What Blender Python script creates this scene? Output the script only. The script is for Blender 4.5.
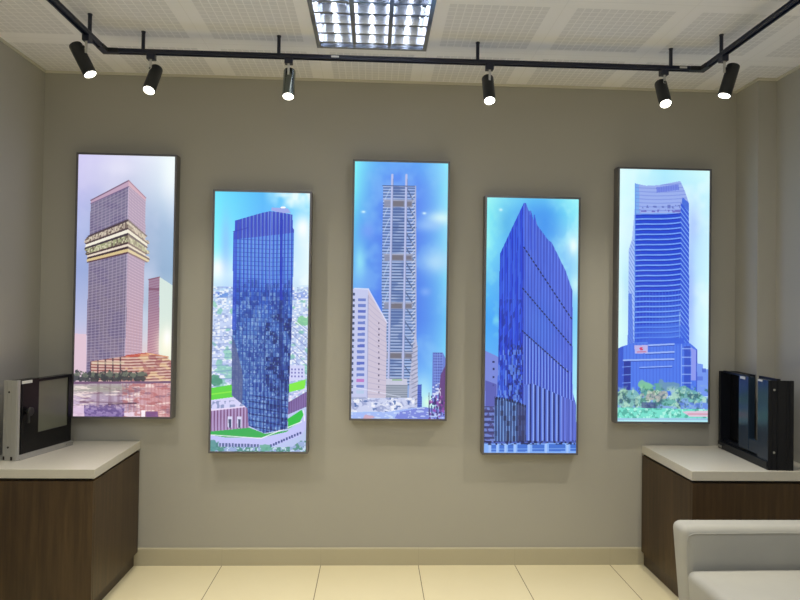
import bpy, bmesh, math, random
import numpy as np
from mathutils import Vector, Matrix, Euler

for o in list(bpy.data.objects):
    bpy.data.objects.remove(o)
S = bpy.context.scene
COL = S.collection

# ------------------------------------------------------------------ camera
cam_d = bpy.data.cameras.new('camera')
cam = bpy.data.objects.new('camera', cam_d)
COL.objects.link(cam)
R3 = Matrix(((0.99902367, -0.01522215, -0.04147277),
             (-0.04167201, -0.01301308, -0.9990466),
             (0.01466795, 0.99979945, -0.01363471)))
cam.matrix_world = Matrix.Translation((-0.2981, -3.8967, 1.5822)) @ R3.to_4x4()
cam_d.sensor_width = 36.0
cam_d.lens = 627.28 / 800 * 36.0
cam_d.clip_start = 0.05
S.camera = cam

# ------------------------------------------------------------------ world, exposure
w = bpy.data.worlds.new('world')
S.world = w
w.use_nodes = True
w.node_tree.nodes['Background'].inputs[0].default_value = (0.5, 0.55, 0.6, 1)
w.node_tree.nodes['Background'].inputs[1].default_value = 0.05
S.view_settings.view_transform = 'Standard'
S.view_settings.look = 'None'
S.view_settings.exposure = 0.0
S.view_settings.gamma = 1.0
S.view_settings.use_curve_mapping = False

# light levels
CEIL_E = 10.5         # each 60x60 ceiling luminaire further back in the room
TUBE_E = 18.0         # tubes of the luminaire in view
SPOT_E = 64.0          # each track spotlight
LENS_E = 9.0
PIC_E = 1.0           # backlit prints

H = 3.0
XL, XR, XR2, YP = -2.323, 1.997, 2.111, -0.228
YB = -5.6


def area(name, loc, size, energy, color):
    l = bpy.data.lights.new(name, 'AREA')
    l.shape = 'SQUARE'
    l.size = size
    l.energy = energy
    l.color = color
    o = bpy.data.objects.new(name, l)
    o.location = loc
    COL.objects.link(o)
    return o


for lx in (-1.53, 0.87):
    for ly in (-2.58, -4.38):
        area('ceiling_lamp_light', (lx, ly, H - 0.012), 0.54, CEIL_E, (0.97, 0.98, 1.0))
area('ceiling_lamp_light', (-0.33, -3.78, H - 0.012), 0.54, CEIL_E, (0.97, 0.98, 1.0))


# ------------------------------------------------------------------ helpers
def s2l(c):
    return tuple(((v / 255) / 12.92 if v / 255 <= .04045 else ((v / 255 + .055) / 1.055) ** 2.4) for v in c)


def mat(name, col, rough=.6, metal=0, spec=.5, coat=0, emit=None, es=0):
    m = bpy.data.materials.new(name)
    m.use_nodes = True
    b = m.node_tree.nodes['Principled BSDF']
    b.inputs['Base Color'].default_value = (*col, 1)
    b.inputs['Roughness'].default_value = rough
    b.inputs['Metallic'].default_value = metal
    b.inputs['Specular IOR Level'].default_value = spec
    b.inputs['Coat Weight'].default_value = coat
    if emit:
        b.inputs['Emission Color'].default_value = (*emit, 1)
        b.inputs['Emission Strength'].default_value = es
    return m


class NT:
    """small wrapper to write shader maths"""
    def __init__(s, m):
        s.t = m.node_tree
        s.b = s.t.nodes['Principled BSDF']

    def n(s, kind, **kw):
        x = s.t.nodes.new(kind)
        for k, v in kw.items():
            setattr(x, k, v)
        return x

    def l(s, a, b):
        s.t.links.new(a, b)

    def m(s, op, a, b=None, c=None):
        x = s.n('ShaderNodeMath', operation=op)
        for i, v in enumerate((a, b, c)):
            if v is None:
                continue
            if isinstance(v, (int, float)):
                x.inputs[i].default_value = v
            else:
                s.l(v, x.inputs[i])
        return x.outputs[0]

    def xyz(s):
        g = s.n('ShaderNodeNewGeometry')
        p = s.n('ShaderNodeSeparateXYZ')
        s.l(g.outputs['Position'], p.inputs[0])
        return p.outputs

    def obj(s):
        g = s.n('ShaderNodeTexCoord')
        return g.outputs['Object']

    def noise(s, vec, scale, detail=3, rough=.5):
        x = s.n('ShaderNodeTexNoise')
        x.inputs['Scale'].default_value = scale
        x.inputs['Detail'].default_value = detail
        x.inputs['Roughness'].default_value = rough
        if vec is not None:
            s.l(vec, x.inputs['Vector'])
        return x.outputs['Fac']

    def mapping(s, vec, scale):
        x = s.n('ShaderNodeMapping')
        x.inputs['Scale'].default_value = scale
        s.l(vec, x.inputs['Vector'])
        return x.outputs[0]

    def mix(s, fac, a, b):
        x = s.n('ShaderNodeMix', data_type='RGBA')
        if isinstance(fac, (int, float)):
            x.inputs[0].default_value = fac
        else:
            s.l(fac, x.inputs[0])
        for i, v in ((6, a), (7, b)):
            if isinstance(v, tuple):
                x.inputs[i].default_value = (*v, 1)
            else:
                s.l(v, x.inputs[i])
        return x.outputs[2]

    def ramp(s, fac, stops):
        x = s.n('ShaderNodeValToRGB')
        e = x.color_ramp.elements
        while len(e) < len(stops):
            e.new(.5)
        for q, (p, c) in zip(e, stops):
            q.position = p
            q.color = (*c, 1)
        s.l(fac, x.inputs[0])
        return x.outputs[0]

    def bump(s, h, strength, dist=.001):
        x = s.n('ShaderNodeBump')
        x.inputs['Strength'].default_value = strength
        x.inputs['Distance'].default_value = dist
        s.l(h, x.inputs['Height'])
        s.l(x.outputs[0], s.b.inputs['Normal'])


# wall paint
M_wall = mat('wall_paint', (.47, .452, .385), .62, spec=.25)
t = NT(M_wall)
v = t.obj()
t.l(t.mix(t.noise(v, 1.3, 4), (.415, .404, .362), (.445, .434, .39)), t.b.inputs['Base Color'])
t.bump(t.noise(v, 260, 2), .12)
M_wall2 = mat('side_wall_paint', (.44, .43, .39), .62, spec=.25)
t = NT(M_wall2)
t.bump(t.noise(t.obj(), 260, 2), .12)

# ceiling: 60 cm tiles, each with a square of fine perforation in a 12 x 12 grid
M_ceil = mat('ceiling_tile', (.8, .8, .8), .8, spec=.2)
t = NT(M_ceil)
X, Y, Z = t.xyz()
ux = t.m('MODULO', t.m('ADD', X, 0.03 + 12.0), .6)
uy = t.m('MODULO', t.m('ADD', Y, 0.48 + 12.0), .6)
seam = t.m('MAXIMUM', t.m('GREATER_THAN', t.m('ABSOLUTE', t.m('SUBTRACT', ux, .3)), .2978),
           t.m('GREATER_THAN', t.m('ABSOLUTE', t.m('SUBTRACT', uy, .3)), .2978))
inx = t.m('LESS_THAN', t.m('ABSOLUTE', t.m('SUBTRACT', ux, .3)), .2385)
iny = t.m('LESS_THAN', t.m('ABSOLUTE', t.m('SUBTRACT', uy, .3)), .2385)
cx = t.m('LESS_THAN', t.m('ABSOLUTE', t.m('SUBTRACT', t.m('MODULO', t.m('SUBTRACT', ux, .0615 - .0), .03975), .019875)), .0172)
cy = t.m('LESS_THAN', t.m('ABSOLUTE', t.m('SUBTRACT', t.m('MODULO', t.m('SUBTRACT', uy, .0615), .03975), .019875)), .0172)
perf = t.m('MULTIPLY', t.m('MULTIPLY', inx, iny), t.m('MULTIPLY', cx, cy))
c = t.mix(t.m('MULTIPLY', perf, 1.0), (.94, .93, .93), (.80, .795, .80))
c = t.mix(t.m('MULTIPLY', seam, .12), c, (.42, .41, .38))
t.l(c, t.b.inputs['Base Color'])

# floor: polished cream tiles
M_floor = mat('floor_tile', (.8, .75, .6), .22, spec=.5)
t = NT(M_floor)
X, Y, Z = t.xyz()
fx = t.m('ABSOLUTE', t.m('SUBTRACT', t.m('MODULO', t.m('ADD', X, 12.3), .6), .3))
fy = t.m('ABSOLUTE', t.m('SUBTRACT', t.m('MODULO', t.m('ADD', Y, 12.0 + .6 + .3), .6), .3))
j = t.m('MAXIMUM', t.m('LESS_THAN', fx, .0024), t.m('LESS_THAN', fy, .0024))
n1 = t.noise(t.obj(), 2.5, 5, .6)
c = t.mix(n1, (.78, .70, .47), (.84, .765, .53))
c = t.mix(j, c, (.22, .18, .11))
t.l(c, t.b.inputs['Base Color'])
t.l(t.m('ADD', t.m('MULTIPLY', j, .5), .24), t.b.inputs['Roughness'])

M_skirt = mat('skirting_tile', (.52, .475, .33), .35)
t = NT(M_skirt)
X, Y, Z = t.xyz()
fx = t.m('ABSOLUTE', t.m('SUBTRACT', t.m('MODULO', t.m('ADD', X, 12.3), .6), .3))
t.l(t.mix(t.m('MULTIPLY', t.m('LESS_THAN', fx, .0012), .3), t.mix(t.noise(t.obj(), 3, 4), (.48, .44, .315), (.52, .48, .35)), (.3, .26, .17)),
    t.b.inputs['Base Color'])

# dark walnut laminate, grain runs vertically
def wood(name, a, b, cc):
    m = mat(name, a, .42, spec=.4)
    t = NT(m)
    v = t.mapping(t.obj(), (1, 1, .055))
    n = t.noise(v, 38, 6, .65)
    n2 = t.noise(t.mapping(t.obj(), (1, 1, .12)), 7, 4, .6)
    f = t.m('ADD', t.m('MULTIPLY', n, .65), t.m('MULTIPLY', n2, .35))
    t.l(t.ramp(f, [(.32, a), (.5, b), (.68, cc)]), t.b.inputs['Base Color'])
    fine = t.noise(t.mapping(t.obj(), (1, 1, .02)), 220, 3)
    t.bump(fine, .15)
    return m


M_wood = wood('walnut_laminate', (.029, .016, .0065), (.053, .030, .012), (.086, .051, .021))
M_kick = wood('dark_plinth_laminate', (.03, .018, .010), (.045, .027, .015), (.07, .042, .024))
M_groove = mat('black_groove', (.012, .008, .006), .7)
M_top = mat('cream_quartz', (.66, .63, .56), .28)
t = NT(M_top)
t.l(t.mix(t.noise(t.obj(), 90, 3), (.55, .53, .47), (.60, .58, .52)), t.b.inputs['Base Color'])
M_trim = mat('cream_trim', (.66, .64, .55), .5)
M_black = mat('black_metal', (.009, .012, .032), .32, spec=.5)
M_blackm = mat('matt_black_metal', (.010, .011, .012), .45)
M_satin = mat('gloss_black_metal', (.16, .18, .165), .22, metal=1)
M_silver = mat('brushed_silver', (.55, .55, .53), .35, metal=1)
M_alu = mat('anodised_aluminium', (.46, .46, .44), .42, metal=.55)
M_frame = mat('dark_aluminium_frame', (.17, .165, .17), .45, metal=.3)
M_framef = mat('aluminium_frame_lip', (.17, .165, .18), .35, metal=.5)
M_mirror = mat('mirror_aluminium', (.66, .70, .78), .05, metal=1)
M_louvre = mat('louvre_aluminium', (.50, .53, .58), .22, metal=.9)
M_tube = mat('lit_tube', (.9, .9, .9), .5, emit=(.93, .95, 1.0), es=TUBE_E)
M_lens = mat('lit_lens', (.9, .9, .9), .4, emit=(1.0, .97, .86), es=LENS_E)
M_ring = mat('lens_ring', (.75, .74, .68), .3, metal=.3)
M_gloss = mat('gloss_black_glass', (.006, .006, .007), .25, spec=.25)
M_gblue = mat('dark_tinted_glass', (.015, .028, .05), .24, spec=.5)
M_pane = mat('grey_mirror_glass', (.15, .16, .12), .28, metal=.2)
M_blkalu = mat('black_anodised_aluminium', (.004, .005, .009), .4, spec=.35)
M_label = mat('white_sticker', (.62, .63, .62), .5)
M_fabric = mat('cream_upholstery', (.60, .60, .56), .75, spec=.2)
t = NT(M_fabric)
t.l(t.mix(t.noise(t.obj(), 6, 4), (.34, .34, .322), (.40, .40, .377)), t.b.inputs['Base Color'])
t.bump(t.noise(t.obj(), 420, 3), .25)
M_seam = mat('upholstery_seam', (.30, .29, .26), .8)
M_rubber = mat('black_leg', (.02, .02, .02), .5)


class MB:
    def __init__(s):
        s.b = bmesh.new()

    def box(s, x0, x1, y0, y1, z0, z1, bevel=0, seg=2):
        r = bmesh.ops.create_cube(s.b, size=1)
        vs = r['verts']
        for v in vs:
            v.co = Vector(((x0 + x1) / 2 + v.co.x * (x1 - x0), (y0 + y1) / 2 + v.co.y * (y1 - y0),
                           (z0 + z1) / 2 + v.co.z * (z1 - z0)))
        if bevel:
            es = list({e for v in vs for e in v.link_edges})
            bmesh.ops.bevel(s.b, geom=es, offset=bevel, segments=seg, affect='EDGES', profile=.5)
        return s

    def prism(s, pts, z0, z1, bevel=0):
        lo = [s.b.verts.new((x, y, z0)) for x, y in pts]
        hi = [s.b.verts.new((x, y, z1)) for x, y in pts]
        n = len(pts)
        fs = [s.b.faces.new(lo[::-1]), s.b.faces.new(hi)]
        for i in range(n):
            fs.append(s.b.faces.new((lo[i], lo[(i + 1) % n], hi[(i + 1) % n], hi[i])))
        if bevel:
            es = list({e for f in fs for e in f.edges})
            bmesh.ops.bevel(s.b, geom=es, offset=bevel, segments=2, affect='EDGES', profile=.5)
        return s

    def profile(s, pts, axis, a, b):
        """extrude a closed 2-D outline along axis: 'x' -> pts=(y,z), 'y' -> pts=(x,z)"""
        def P(u, v, w):
            return (w, u, v) if axis == 'x' else (u, w, v)
        A = [s.b.verts.new(P(u, v, a)) for u, v in pts]
        B = [s.b.verts.new(P(u, v, b)) for u, v in pts]
        n = len(pts)
        s.b.faces.new(A)
        s.b.faces.new(B[::-1])
        for i in range(n):
            s.b.faces.new((A[i], B[i], B[(i + 1) % n], A[(i + 1) % n]))
        return s

    def lathe(s, prof, n=40, M=None):
        """profile [(r, z)] spun round local z"""
        rings = []
        for r, z in prof:
            if r < 1e-6:
                rings.append([s.b.verts.new((0, 0, z))])
            else:
                rings.append([s.b.verts.new((r * math.cos(2 * math.pi * i / n), r * math.sin(2 * math.pi * i / n), z)) for i in range(n)])
        for A, B in zip(rings, rings[1:]):
            for i in range(n):
                k = (i + 1) % n
                if len(A) == 1 and len(B) > 1:
                    s.b.faces.new((A[0], B[k], B[i]))
                elif len(B) == 1 and len(A) > 1:
                    s.b.faces.new((A[i], A[k], B[0]))
                elif len(A) > 1:
                    s.b.faces.new((A[i], A[k], B[k], B[i]))
        if M is not None:
            vs = [v for r in rings for v in r]
            bmesh.ops.transform(s.b, matrix=M, verts=vs)
        return s

    def cyl(s, p, q, r, n=24):
        p, q = Vector(p), Vector(q)
        d = q - p
        L = d.length
        M = Matrix.Translation(p) @ d.to_track_quat('Z', 'Y').to_matrix().to_4x4()
        return s.lathe([(0, 0), (r, 0), (r, L), (0, L)], n, M)

    def build(s, name, m, parent=None, smooth=False, loc=None):
        bmesh.ops.recalc_face_normals(s.b, faces=s.b.faces)
        me = bpy.data.meshes.new(name)
        s.b.to_mesh(me)
        s.b.free()
        me.materials.append(m)
        if smooth:
            me.polygons.foreach_set('use_smooth', [True] * len(me.polygons))
            try:
                me.set_sharp_from_angle(angle=math.radians(35))
            except Exception:
                pass
        o = bpy.data.objects.new(name, me)
        COL.objects.link(o)
        if loc is not None:
            o.location = loc
        if parent is not None:
            o.parent = parent
        return o


def tag(o, label=None, cat=None, group=None, kind=None):
    if label:
        o['label'] = label
    if cat:
        o['category'] = cat
    if group:
        o['group'] = group
    if kind:
        o['kind'] = kind
    return o


def empty(name, loc, rz=0):
    o = bpy.data.objects.new(name, None)
    o.empty_display_size = .1
    o.location = loc
    o.rotation_euler = (0, 0, rz)
    COL.objects.link(o)
    return o


def struct(o):
    o['kind'] = 'structure'
    return o


# ------------------------------------------------------------------ room shell
struct(MB().box(XL - .1, XR2 + .1, YB - .1, .1, -.08, 0).build('floor', M_floor))
LX0, LX1, LY0, LY1 = -.618, -.042, -1.068, -.492      # opening for the luminaire
c = MB()
c.box(XL - .1, XR2 + .1, LY1, .1, H, H + .15)
c.box(XL - .1, XR2 + .1, YB - .1, LY0, H, H + .15)
c.box(XL - .1, LX0, LY0, LY1, H, H + .15)
c.box(LX1, XR2 + .1, LY0, LY1, H, H + .15)
struct(c.build('ceiling', M_ceil))
struct(MB().box(XL - .1, XR2 + .1, 0, .1, 0, H).build('wall_back', M_wall))
struct(MB().box(XL - .1, XL, YB, 0, 0, H).build('wall_left', M_wall2))
struct(MB().prism([(XR, 0), (XR2 + .1, 0), (XR2 + .1, YB), (XR2, YB), (XR2, YP), (XR, YP)], 0, H).build('wall_right', M_wall2))
struct(MB().box(XL - .1, XR2 + .1, YB - .1, YB, 0, H).build('wall_front', M_wall2))
struct(MB().profile([(0, 0), (-.013, 0), (-.013, .100), (-.010, .104), (0, .106)], 'x', XL, XR).build('baseboard_back', M_skirt))
struct(MB().box(XL, XL + .013, YB, -.68, 0, .104, .002).build('baseboard_left', M_skirt))
struct(MB().box(XR2 - .013, XR2, YB, -.66, 0, .104, .002).build('baseboard_right', M_skirt))
# thin wall angle where the tiles meet the walls
struct(MB().box(XL, XR, -.014, 0, H - .012, H - .0005).build('trim_1', M_trim))
struct(MB().box(XL, XL + .012, YB, -.014, H - .012, H - .0005).build('trim_2', M_trim))
struct(MB().prism([(XR, -.014), (XR, YP), (XR2, YP), (XR2, YB), (XR2 - .014, YB), (XR2 - .014, YP - .014), (XR - .014, YP - .014), (XR - .014, -.014)],
                  H - .012, H - .0005).build('trim_3', M_trim))

# ------------------------------------------------------------------ ceiling luminaire
lum = empty('ceiling_light', (-.33, -.78, H))
tag(lum, 'square recessed ceiling light with bright tubes behind a mirrored louvre grid', 'ceiling light')
h = .288
TOPZ = .095
f = MB()
f.box(-h, h, -h, h, TOPZ, TOPZ + .008)
f.box(-h, -h + .004, -h, h, 0.0, TOPZ)
f.box(h - .004, h, -h, h, 0.0, TOPZ)
f.box(-h + .004, h - .004, -h, -h + .004, 0.0, TOPZ)
f.box(-h + .004, h - .004, h - .004, h, 0.0, TOPZ)
f.build('housing', M_louvre, lum)
zz = [(-h + .005, .030), (-.245, .088), (-.131, .088), (-.094, .046), (-.057, .088), (.057, .088), (.094, .046), (.131, .088), (.245, .088), (h - .005, .030)]
MB().profile(zz + [(x_, z_ + .0025) for x_, z_ in zz[::-1]], 'y', -h + .006, h - .006).build('reflector', M_mirror, lum)
f = MB()
g = .297
f.box(-g, g, -g, -h + .012, -.006, -.0005)
f.box(-g, g, h - .012, g, -.006, -.0005)
f.box(-g, -h + .012, -h + .012, h - .012, -.006, -.0005)
f.box(h - .012, g, -h + .012, h - .012, -.006, -.0005)
f.build('rim', M_louvre, lum)
for x in (-.094, .094):      # long dividers between the tubes
    MB().profile([(x - .003, .045), (x + .003, .045), (x + .011, .002), (x - .011, .002)], 'y', -h + .012, h - .012).build('divider', M_louvre, lum)
for k in range(5):
    y = h - .012 - .112 * (k + .35)
    b = MB()
    for x0, x1 in ((-h + .006, -.106), (-.083, .083), (.106, h - .006)):
        b.profile([(y - .002, .045), (y + .002, .045), (y + .009, .002), (y - .009, .002)], 'x', x0, x1)
    b.build('louvre_blade', M_louvre, lum)
for x in (-.188, 0, .188):
    MB().cyl((x, -h + .02, .068), (x, h - .02, .068), .0055, 16).build('tube', M_tube, lum, True)

# ------------------------------------------------------------------ lighting track
TZ = 2.892
TY = -.61
TXL, TXR = -1.705, 1.447
trk = empty('lighting_track', (-.14, TY, TZ))
tag(trk, 'long black U shaped lighting track hung below the ceiling on short rods', 'lighting track')


def rail_profile():
    a, b_ = .0160, .0105
    # channel section with a slot underneath and a groove on either side
    return [(-a, b_), (a, b_), (a, .004), (a - .003, .003), (a - .003, -.003), (a, -.004), (a, -b_), (.007, -b_), (.007, -.002),
            (-.007, -.002), (-.007, -b_), (-a, -b_), (-a, -.004), (-a + .003, -.003), (-a + .003, .003), (-a, .004)]


ox, oy = -.14, TY
MB().profile(rail_profile(), 'x', TXL + .03 - ox, TXR - .03 - ox).build('rail', M_black, trk)
MB().profile([(u + TXL - ox, v_) for u, v_ in rail_profile()], 'y', YB + .5 - oy, -.03).build('rail', M_black, trk)
MB().profile([(u + TXR - ox, v_) for u, v_ in rail_profile()], 'y', YB + .5 - oy, -.03).build('rail', M_black, trk)
for x in (TXL - ox, TXR - ox):
    sx = 1 if x < 0 else -1
    b = MB()
    b.prism([(x - sx * .0178, .0178), (x + sx * .07, .0178), (x + sx * .07, -.0178), (x + sx * .0178, -.0178), (x + sx * .0178, -.07), (x - sx * .0178, -.07)],
            -.0112, .0112, .001)
    b.build('corner_connector', M_blackm, trk)
rods = [(-1.513, -.61), (-.815, -.61), (.231, -.61), (1.274, -.61), (-1.705, -.79), (1.447, -.795), (-1.705, -2.2), (1.447, -2.2), (-1.705, -3.7), (1.447, -3.7)]
for x, y in rods:
    b = MB()
    b.cyl((x - ox, y - oy, .0105), (x - ox, y - oy, H - TZ - .001), .0092, 16)
    b.cyl((x - ox, y - oy, H - TZ - .007), (x - ox, y - oy, H - TZ - .001), .011, 16)
    b.build('rod', M_black, trk, True)
for x, y in ((-.52, 0), (1.335, 0)):
    MB().box(x - ox - .02, x - ox + .02, -.0183, -.0174, -.004, .006).build('sticker', M_label, trk)

# ------------------------------------------------------------------ spotlights
spots = [  # adapter xy, head top, lens centre, label, rotate adapter
    ((-1.705, -.815), (-1.765, -.805, 2.838), (-1.686, -.815, 2.693), 'black track spotlight furthest left, leaning steeply to the right', 1, M_blackm),
    ((-1.470, TY), (-1.452, -.580, 2.818), (-1.461, -.664, 2.673), 'black track spotlight above the left tower picture, tilted slightly leftward', 0, M_blackm),
    ((-.762, TY), (-.762, -.572, 2.829), (-.759, -.632, 2.674), 'glossy dark track spotlight with a pale vertical sheen, hanging straight left of centre', 0, M_satin),
    ((.295, TY), (.292, -.572, 2.823), (.291, -.650, 2.675), 'black track spotlight hanging right of the centre tower picture', 0, M_blackm),
    ((1.236, TY), (1.235, -.575, 2.823), (1.224, -.661, 2.684), 'black track spotlight with the broadest glare, just left of the track corner', 0, M_blackm),
    ((1.447, -.815), (1.505, -.805, 2.838), (1.456, -.812, 2.687), 'black track spotlight furthest right, leaning steeply to the left', 1, M_blackm),
]
R_ = .0315


def make_spot():
    root = empty('track_spotlight', (0, 0, 0))
    b = MB()
    b.box(-.021, .021, -.0165, .0165, -.030, .0, .002)
    b.build('adapter', M_black, root)
    b = MB()
    b.box(-.0055, .0055, -.012, -.006, -.088, -.026, .0012)
    b.build('bracket', M_silver, root, False)
    L = .165
    hb = MB()     # housing along local -z, hollow at the mouth
    hb.lathe([(0, 0), (R_ - .004, 0), (R_ - .001, -.0015), (R_, -.005), (R_, -L + .004), (R_, -L), (R_ - .0025, -L), (R_ - .0025, -L + .010), (0, -L + .010)], 48)
    hb.cyl((0, 0, -.030), (0, R_ + .006, -.030), .006, 16)
    hd = hb.build('housing', M_blackm, root, True)
    MB().lathe([(0, -L + .006), (R_ - .005, -L + .006), (R_ - .005, -L + .002), (R_ * .5, -L + .0005), (0, -L)], 40).build('lens', M_lens, hd, True)
    MB().lathe([(R_ - .0045, -L + .008), (R_ - .0026, -L + .008), (R_ - .0026, -L - .001), (R_ - .0045, -L - .001), (R_ - .0045, -L + .008)], 40).build('lens_ring', M_ring, hd, True)
    return root


def copy_tree(o, parent=None):
    c_ = o.copy()
    COL.objects.link(c_)
    c_.parent = parent
    for ch in list(o.children):
        copy_tree(ch, c_)
    return c_


proto = make_spot()
allsp = []
for i, s_ in enumerate(spots):
    allsp.append(proto if i == 0 else copy_tree(proto))
for o, (a, top, lens, lab, rot, mm) in zip(allsp, spots):
    base = Vector((a[0], a[1], TZ - .0105))
    o.location = base
    tag(o, lab, 'spotlight', 'spotlights on the ceiling track')
    hd = [q for q in o.children if q.name.startswith('housing')][0]
    T, Lc = Vector(top), Vector(lens)
    d = (Lc - T).normalized()
    z = -d
    # the knuckle (local +y) points from the head towards the bracket
    tip = base + Vector((0, 0, -.07))
    pv = T + d * .03
    yv = (tip - pv)
    yv = (yv - yv.dot(z) * z).normalized()
    xv = yv.cross(z)
    Rm = Matrix((xv, yv, z)).transposed()
    hd.matrix_local = Matrix.Translation(T - base) @ Rm.to_4x4()
    if mm is not M_blackm:
        hd.data = hd.data.copy()
        hd.data.materials[0] = mm
    for ch in o.children:
        if ch.name.startswith('adapter') and rot:
            ch.rotation_euler = (0, 0, math.pi / 2)
    l = bpy.data.lights.new('spotlight_beam', 'SPOT')
    l.energy = SPOT_E
    l.color = (1.0, .915, .73)
    l.spot_size = math.radians(112)
    l.spot_blend = 1.0
    l.shadow_soft_size = .012
    lo = bpy.data.objects.new('spotlight_beam', l)
    COL.objects.link(lo)
    lo.matrix_world = Matrix.Translation(T + d * .170) @ Rm.to_4x4()

# ------------------------------------------------------------------ cabinets
def cabinet(side):
    if side == 'L':
        x0, x1, yf = XL + .001, -1.706, -.676
        lab = 'dark walnut cabinet standing in the left corner of the room'
        poly = [(x0, -.014), (x1, -.014), (x1 + .015, yf + .019), (x0, yf + .019)]
        groove = [(x0, -.014), (x1 - .012, -.014), (x1 + .002, yf + .014), (x0, yf + .014)]
        kick = [(x0, -.014), (x1 - .022, -.014), (x1 - .022, yf + .04), (x0, yf + .04)]
        topp = [(x0, -.001), (-1.706, -.001), (-1.684, yf - .002), (x0, yf - .002)]
        zt, th = .752, .045
        doors = [(x0 + .002, x1 + .0145)]
        base = (-2.0, -.35)
    else:
        x0, x1, yf = 1.399, XR2 - .001, -.636
        lab = 'dark walnut cabinet in the right corner, partly hidden by the cream chair'
        poly = [(x0, -.014), (XR - .001, -.014), (XR - .001, YP - .001), (x1, YP - .001), (x1, yf + .019), (x0, yf + .019)]
        groove = [(x0 + .012, -.014), (XR - .002, -.014), (XR - .002, YP - .001), (x1, YP - .001), (x1, yf + .014), (x0 + .012, yf + .014)]
        kick = [(x0 + .016, -.014), (XR - .002, -.014), (XR - .002, YP - .001), (x1, YP - .001), (x1, yf + .04), (x0 + .016, yf + .04)]
        topp = [(1.401, -.001), (XR - .001, -.001), (XR - .001, YP - .001), (x1, YP - .001), (x1, yf - .002), (1.394, yf - .002)]
        zt, th = .745, .05
        doors = [(x0 + .0005, x1 - .003)]
        base = (1.75, -.35)
    c_ = empty('cabinet', (base[0], base[1], 0))
    tag(c_, lab, 'cabinet')
    bx, by = base
    sh = lambda P: [(x - bx, y - by) for x, y in P]
    MB().prism(sh(poly), .085, zt - th - .013).build('body', M_wood, c_)
    MB().prism(sh(kick), 0.0, .085).build('plinth', M_kick, c_)
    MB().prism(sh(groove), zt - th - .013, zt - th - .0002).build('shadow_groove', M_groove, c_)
    for a, b_ in doors:
        MB().box(a - bx, b_ - bx, yf - by, yf + .0185 - by, .088, zt - th - .015, .0012).build('door', M_wood, c_)
    tp = MB().prism(topp, zt - th, zt, .0015).build('countertop', M_top)
    return c_, tp, zt


cL, tL, ZL = cabinet('L')
tag(tL, 'cream stone countertop on the left walnut cabinet', 'countertop')
cR, tR, ZR = cabinet('R')
tag(tR, 'cream stone countertop on the right walnut cabinet, under the black sample', 'countertop')

# ------------------------------------------------------------------ window frame samples on the counters
# local frame: x runs along the face, y out of the back of the sample, z up
def placed(name, A, B, z):
    ang = math.atan2(B[1] - A[1], B[0] - A[0])
    return empty(name, (A[0], A[1], z + .0005), ang)


# left sample: silver aluminium edge, black face, mirrored pane   (local +y points to the left wall)
s = placed('window_frame_sample', (-2.162, -.520), (-2.063, -.121), ZL)
tag(s, 'window frame sample with silver aluminium edges, black face and grey pane', 'window sample')
Ln, Hn, Tn = .412, .422, .080
b = MB()
b.box(0, .006, .0, Tn, 0, Hn, .0012)
b.box(.006, .021, -.003, .012, 0, Hn, .0012)
b.box(.006, .018, Tn - .012, Tn, 0, Hn, .0012)
b.box(-.002, .0, .030, .038, 0, Hn)
b.box(-.002, .0, .058, .066, 0, Hn)
b.build('end_profile', M_alu, s)
b = MB()
b.box(.021, Ln, -.003, .030, 0, .026, .001)
b.box(.021, Ln, -.010, -.003, 0, .008, .001)
b.box(.018, Ln, .030, Tn, 0, .018, .001)
b.build('bottom_rail', M_alu, s)
b = MB()
b.box(.021, .158, .004, .055, .026, Hn - .002, .001)
b.box(.158, Ln, .004, .055, .026, .122, .001)
b.box(.384, Ln, .004, .055, .122, Hn - .006, .001)
b.box(.158, .384, .004, .055, .400, Hn - .006, .001)
b.build('sash', M_gloss, s)
b = MB()
b.box(.040, .043, .0015, .006, .026, Hn - .004)
b.build('sash_gasket', M_blackm, s)
MB().box(.158, .384, .010, .030, .122, .400).build('pane', M_pane, s)
MB().box(.018, Ln - .02, .060, Tn - .005, .018, Hn - .01, .002).build('rear_sash', M_blackm, s)
b = MB()  # added dark blob, shaped in place of a reflection in the black face
b.cyl((.075, .004, .250), (.075, -.012, .250), .010, 20)
b.lathe([(0, 0), (.021, 0), (.023, .003), (.023, .010), (.019, .014), (0, .014)], 32,
        Matrix.Translation((.075, -.012, .25)) @ Matrix.Rotation(math.pi / 2, 4, 'X'))
b.box(.056, .070, -.024, -.014, .190, .25, .003)
b.build('reflection_blob', M_blackm, s, True)
for z in (.07, .36):
    b = MB()
    b.cyl((.0002, .046, z), (-.0025, .046, z), .0052, 16)
    b.build('screw_hole', M_groove, s, True)
for y in (.024, .070):
    MB().box(-.0032, .0005, y - .005, y + .005, .004, .022).build('drain_slot', M_groove, s)
MB().box(.035, .105, .000, .0035, Hn - .022, Hn - .006).build('sticker', M_label, s)
MB().box(.36, .408, -.014, -.004, .008, .018, .002).build('clip', M_silver, s)

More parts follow.
